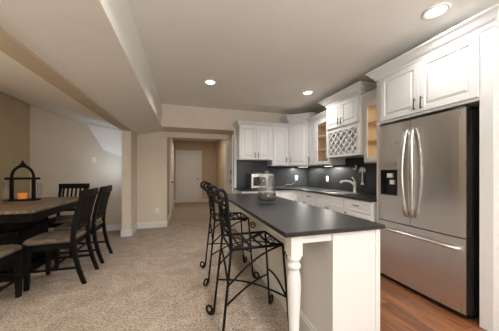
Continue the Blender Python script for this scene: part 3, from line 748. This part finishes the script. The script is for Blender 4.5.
def make_chair(label):
    """Local: faces +y, origin on the floor under the seat centre."""
    t = thing('dining_chair', label, 'chair', (0, 0, 0), 0, 'black slat-back chairs at the dining table')
    SZ = .515; hw = .215; yf, yb = .235, -.20
    mb = MB()
    n = 8; rings = []
    prof = [(.0, SZ - .045), (.012, SZ - .03), (.012, SZ - .012), (-.004, SZ), (-.06, SZ + .006)]
    def ring(o, z): return [(-hw - o + .03, yb - o * .3), (hw + o - .03, yb - o * .3), (hw + o, yf - .05), (hw + o - .03, yf + o - .015), (hw - .1, yf + o + .01), (-hw + .1, yf + o + .01), (-hw - o + .03, yf + o - .015), (-hw - o, yf - .05)]
    prev = None
    for (o_, z) in prof:
        vs = [mb.bm.verts.new((*p, z)) for p in ring(o_, z)]
        if prev is None: mb.bm.faces.new(vs[::-1])
        else:
            for i in range(8):
                f_ = mb.bm.faces.new((prev[i], prev[(i + 1) % 8], vs[(i + 1) % 8], vs[i])); f_.smooth = True
        prev = vs
    mb.bm.faces.new(prev)
    mb.build('seat', 'seat', t, label='tan upholstered seat')
    MB().box(-hw + .02, hw - .02, yf - .045, yf - .02, SZ - .11, SZ - .045).box(-hw + .02, hw - .02, yb + .01, yb + .035, SZ - .11, SZ - .045) \
        .box(-hw + .015, -hw + .04, yb + .02, yf - .03, SZ - .11, SZ - .045).box(hw - .04, hw - .015, yb + .02, yf - .03, SZ - .11, SZ - .045).build('seat_frame', 'blackwood', t)
    for s_ in (-1, 1):
        x = s_ * (hw - .025)
        MB().hexa([(x - .017, yf - .05, 0), (x + .017, yf - .05, 0), (x + .017, yf - .016, 0), (x - .017, yf - .016, 0),
                   (x - .026, yf - .062, SZ - .045), (x + .026, yf - .062, SZ - .045), (x + .026, yf - .01, SZ - .045), (x - .026, yf - .01, SZ - .045)]).build('leg', 'blackwood', t)
        # rear leg and back post in one curved length
        prof_ = [(-.315, 0), (-.265, .15), (-.225, .32), (-.205, .50), (-.215, .64), (-.245, .80), (-.285, .95), (-.305, 1.03)]
        fr_ = [(y + .020, z) for y, z in prof_]; bk_ = [(y - .020, z) for y, z in prof_][::-1]
        MB().prism(fr_ + bk_, 'x', x - .016, x + .016, .003).build('leg', 'blackwood', t)
    def by(z):
        P = [(-.205, .50), (-.215, .64), (-.245, .80), (-.285, .95), (-.305, 1.03)]
        for (y0, z0), (y1, z1) in zip(P, P[1:]):
            if z0 <= z <= z1: return y0 + (y1 - y0) * (z - z0) / (z1 - z0)
        return P[-1][0]
    tr = MB()
    n = 8; A = []
    for i in range(n + 1):
        u = -1 + 2 * i / n; A.append((u * (hw + .008), -.012 - .012 * (1 - u * u)))
    poly = [(x, y + by(.98) + .012) for x, y in A] + [(x, y + by(.98) - .012) for x, y in A[::-1]]
    tr.prism(poly, 'z', .955, 1.04, .004)
    tr.build('top_rail', 'blackwood', t)
    MB().box(-hw + .03, hw - .03, by(.60) - .012, by(.60) + .010, .58, .62, .003).build('lower_rail', 'blackwood', t)
    for k in range(6):
        x = -hw + .065 + (2 * hw - .13) * k / 5
        MB().hexa([(x - .013, by(.62) - .006, .61), (x + .013, by(.62) - .006, .61), (x + .013, by(.62) + .006, .61), (x - .013, by(.62) + .006, .61),
                   (x - .013, by(.96) - .022, .96), (x + .013, by(.96) - .022, .96), (x + .013, by(.96) - .010, .96), (x - .013, by(.96) - .010, .96)]).build('slat', 'blackwood', t)
    for s_ in (-1, 1): MB().box(s_ * (hw - .025) - .010, s_ * (hw - .025) + .010, -.235, yf - .04, .175, .20, .003).build('stretcher', 'blackwood', t)
    MB().box(-hw + .03, hw - .03, .0, .022, .178, .198, .003).build('stretcher', 'blackwood', t)
    return t
# side chairs face -x (rotate +90 deg)
ch1 = make_chair('nearer black slat-back dining chair with tan seat at the right side of the table')
ch1.location = (-1.375, 3.075, 0); ch1.rotation_euler.z = PI / 2
ch2 = copy_tree(ch1, label='farther black slat-back dining chair at the right side of the table, behind the nearer one'); ch2.location = (-1.375, 3.65, 0)
ch3 = copy_tree(ch1, label='black slat-back dining chair at the far end of the table facing the room'); ch3.location = (-1.82, 4.24, 0); ch3.rotation_euler.z = PI
ch4 = copy_tree(ch1, label='dining chair at the near end of the table, only its seat corner in view'); ch4.location = (-1.765, 2.56, 0); ch4.rotation_euler.z = 0

# lantern with candle, and glass hurricanes
lt = thing('candle_lantern', 'black iron arched candle holder with finial on the dining table', 'candle holder', (-2.16, 3.87, TZ), 0)
lt.scale = (.82, .82, .93)
MB().box(-.215, .215, -.075, .075, 0, .022, .004).build('base', 'iron', lt)
fm = MB()
for s_ in (-1, 1): fm.box(s_ * .150 - .022, s_ * .150 + .022, -.020, .020, .022, .33, .003)
fm.box(-.235, .235, -.024, .024, .315, .350, .003)
fm.build('frame', 'iron', lt)
ap = [(.15 * math.cos(a), 0, .35 + .15 * math.sin(a) * 1.12) for a in [PI * i / 16 for i in range(17)]]
MB().tube(ap, .021, 8).build('arch', 'iron', lt)
fin = MB().lathe([(0, .505), (.026, .51), (.018, .525), (.034, .545), (.034, .558), (.014, .575), (.016, .59), (0, .61)], seg=12)
fin.tube([(-.05, 0, .525), (-.02, 0, .545), (.02, 0, .545), (.05, 0, .525)], .013, 6).build('finial', 'iron', lt)
cd = tag(MB().lathe([(0, 0), (.048, 0), (.052, .008), (.053, .082), (.049, .082), (.046, .070), (0, .068)], seg=20).build('candle', 'wax'), 'amber orange candle in a low glass inside the lantern frame', 'candle')
cd.location = (-2.16, 3.87, TZ + .0235)
def hurricane(label, x, y, h, r):
    t = thing('glass_hurricane', label, 'glass', (x, y, TZ + .001), 0, 'clear glass holders on the dining table')
    MB().lathe([(0, 0), (r * 1.25, 0), (r * 1.25, .006), (r * .3, .014), (r * .25, .03), (r * .8, .05), (r, .08), (r * .95, h), (r * .88, h), (r * .9, .08), (r * .6, .056), (0, .045)], seg=20).build('vessel', 'glass', t)
hurricane('tall clear glass left of the iron lantern on the dining table', -2.155, 3.55, .27, .029)
hurricane('clear glass right of the iron lantern on the dining table', -2.085, 4.10, .23, .030)
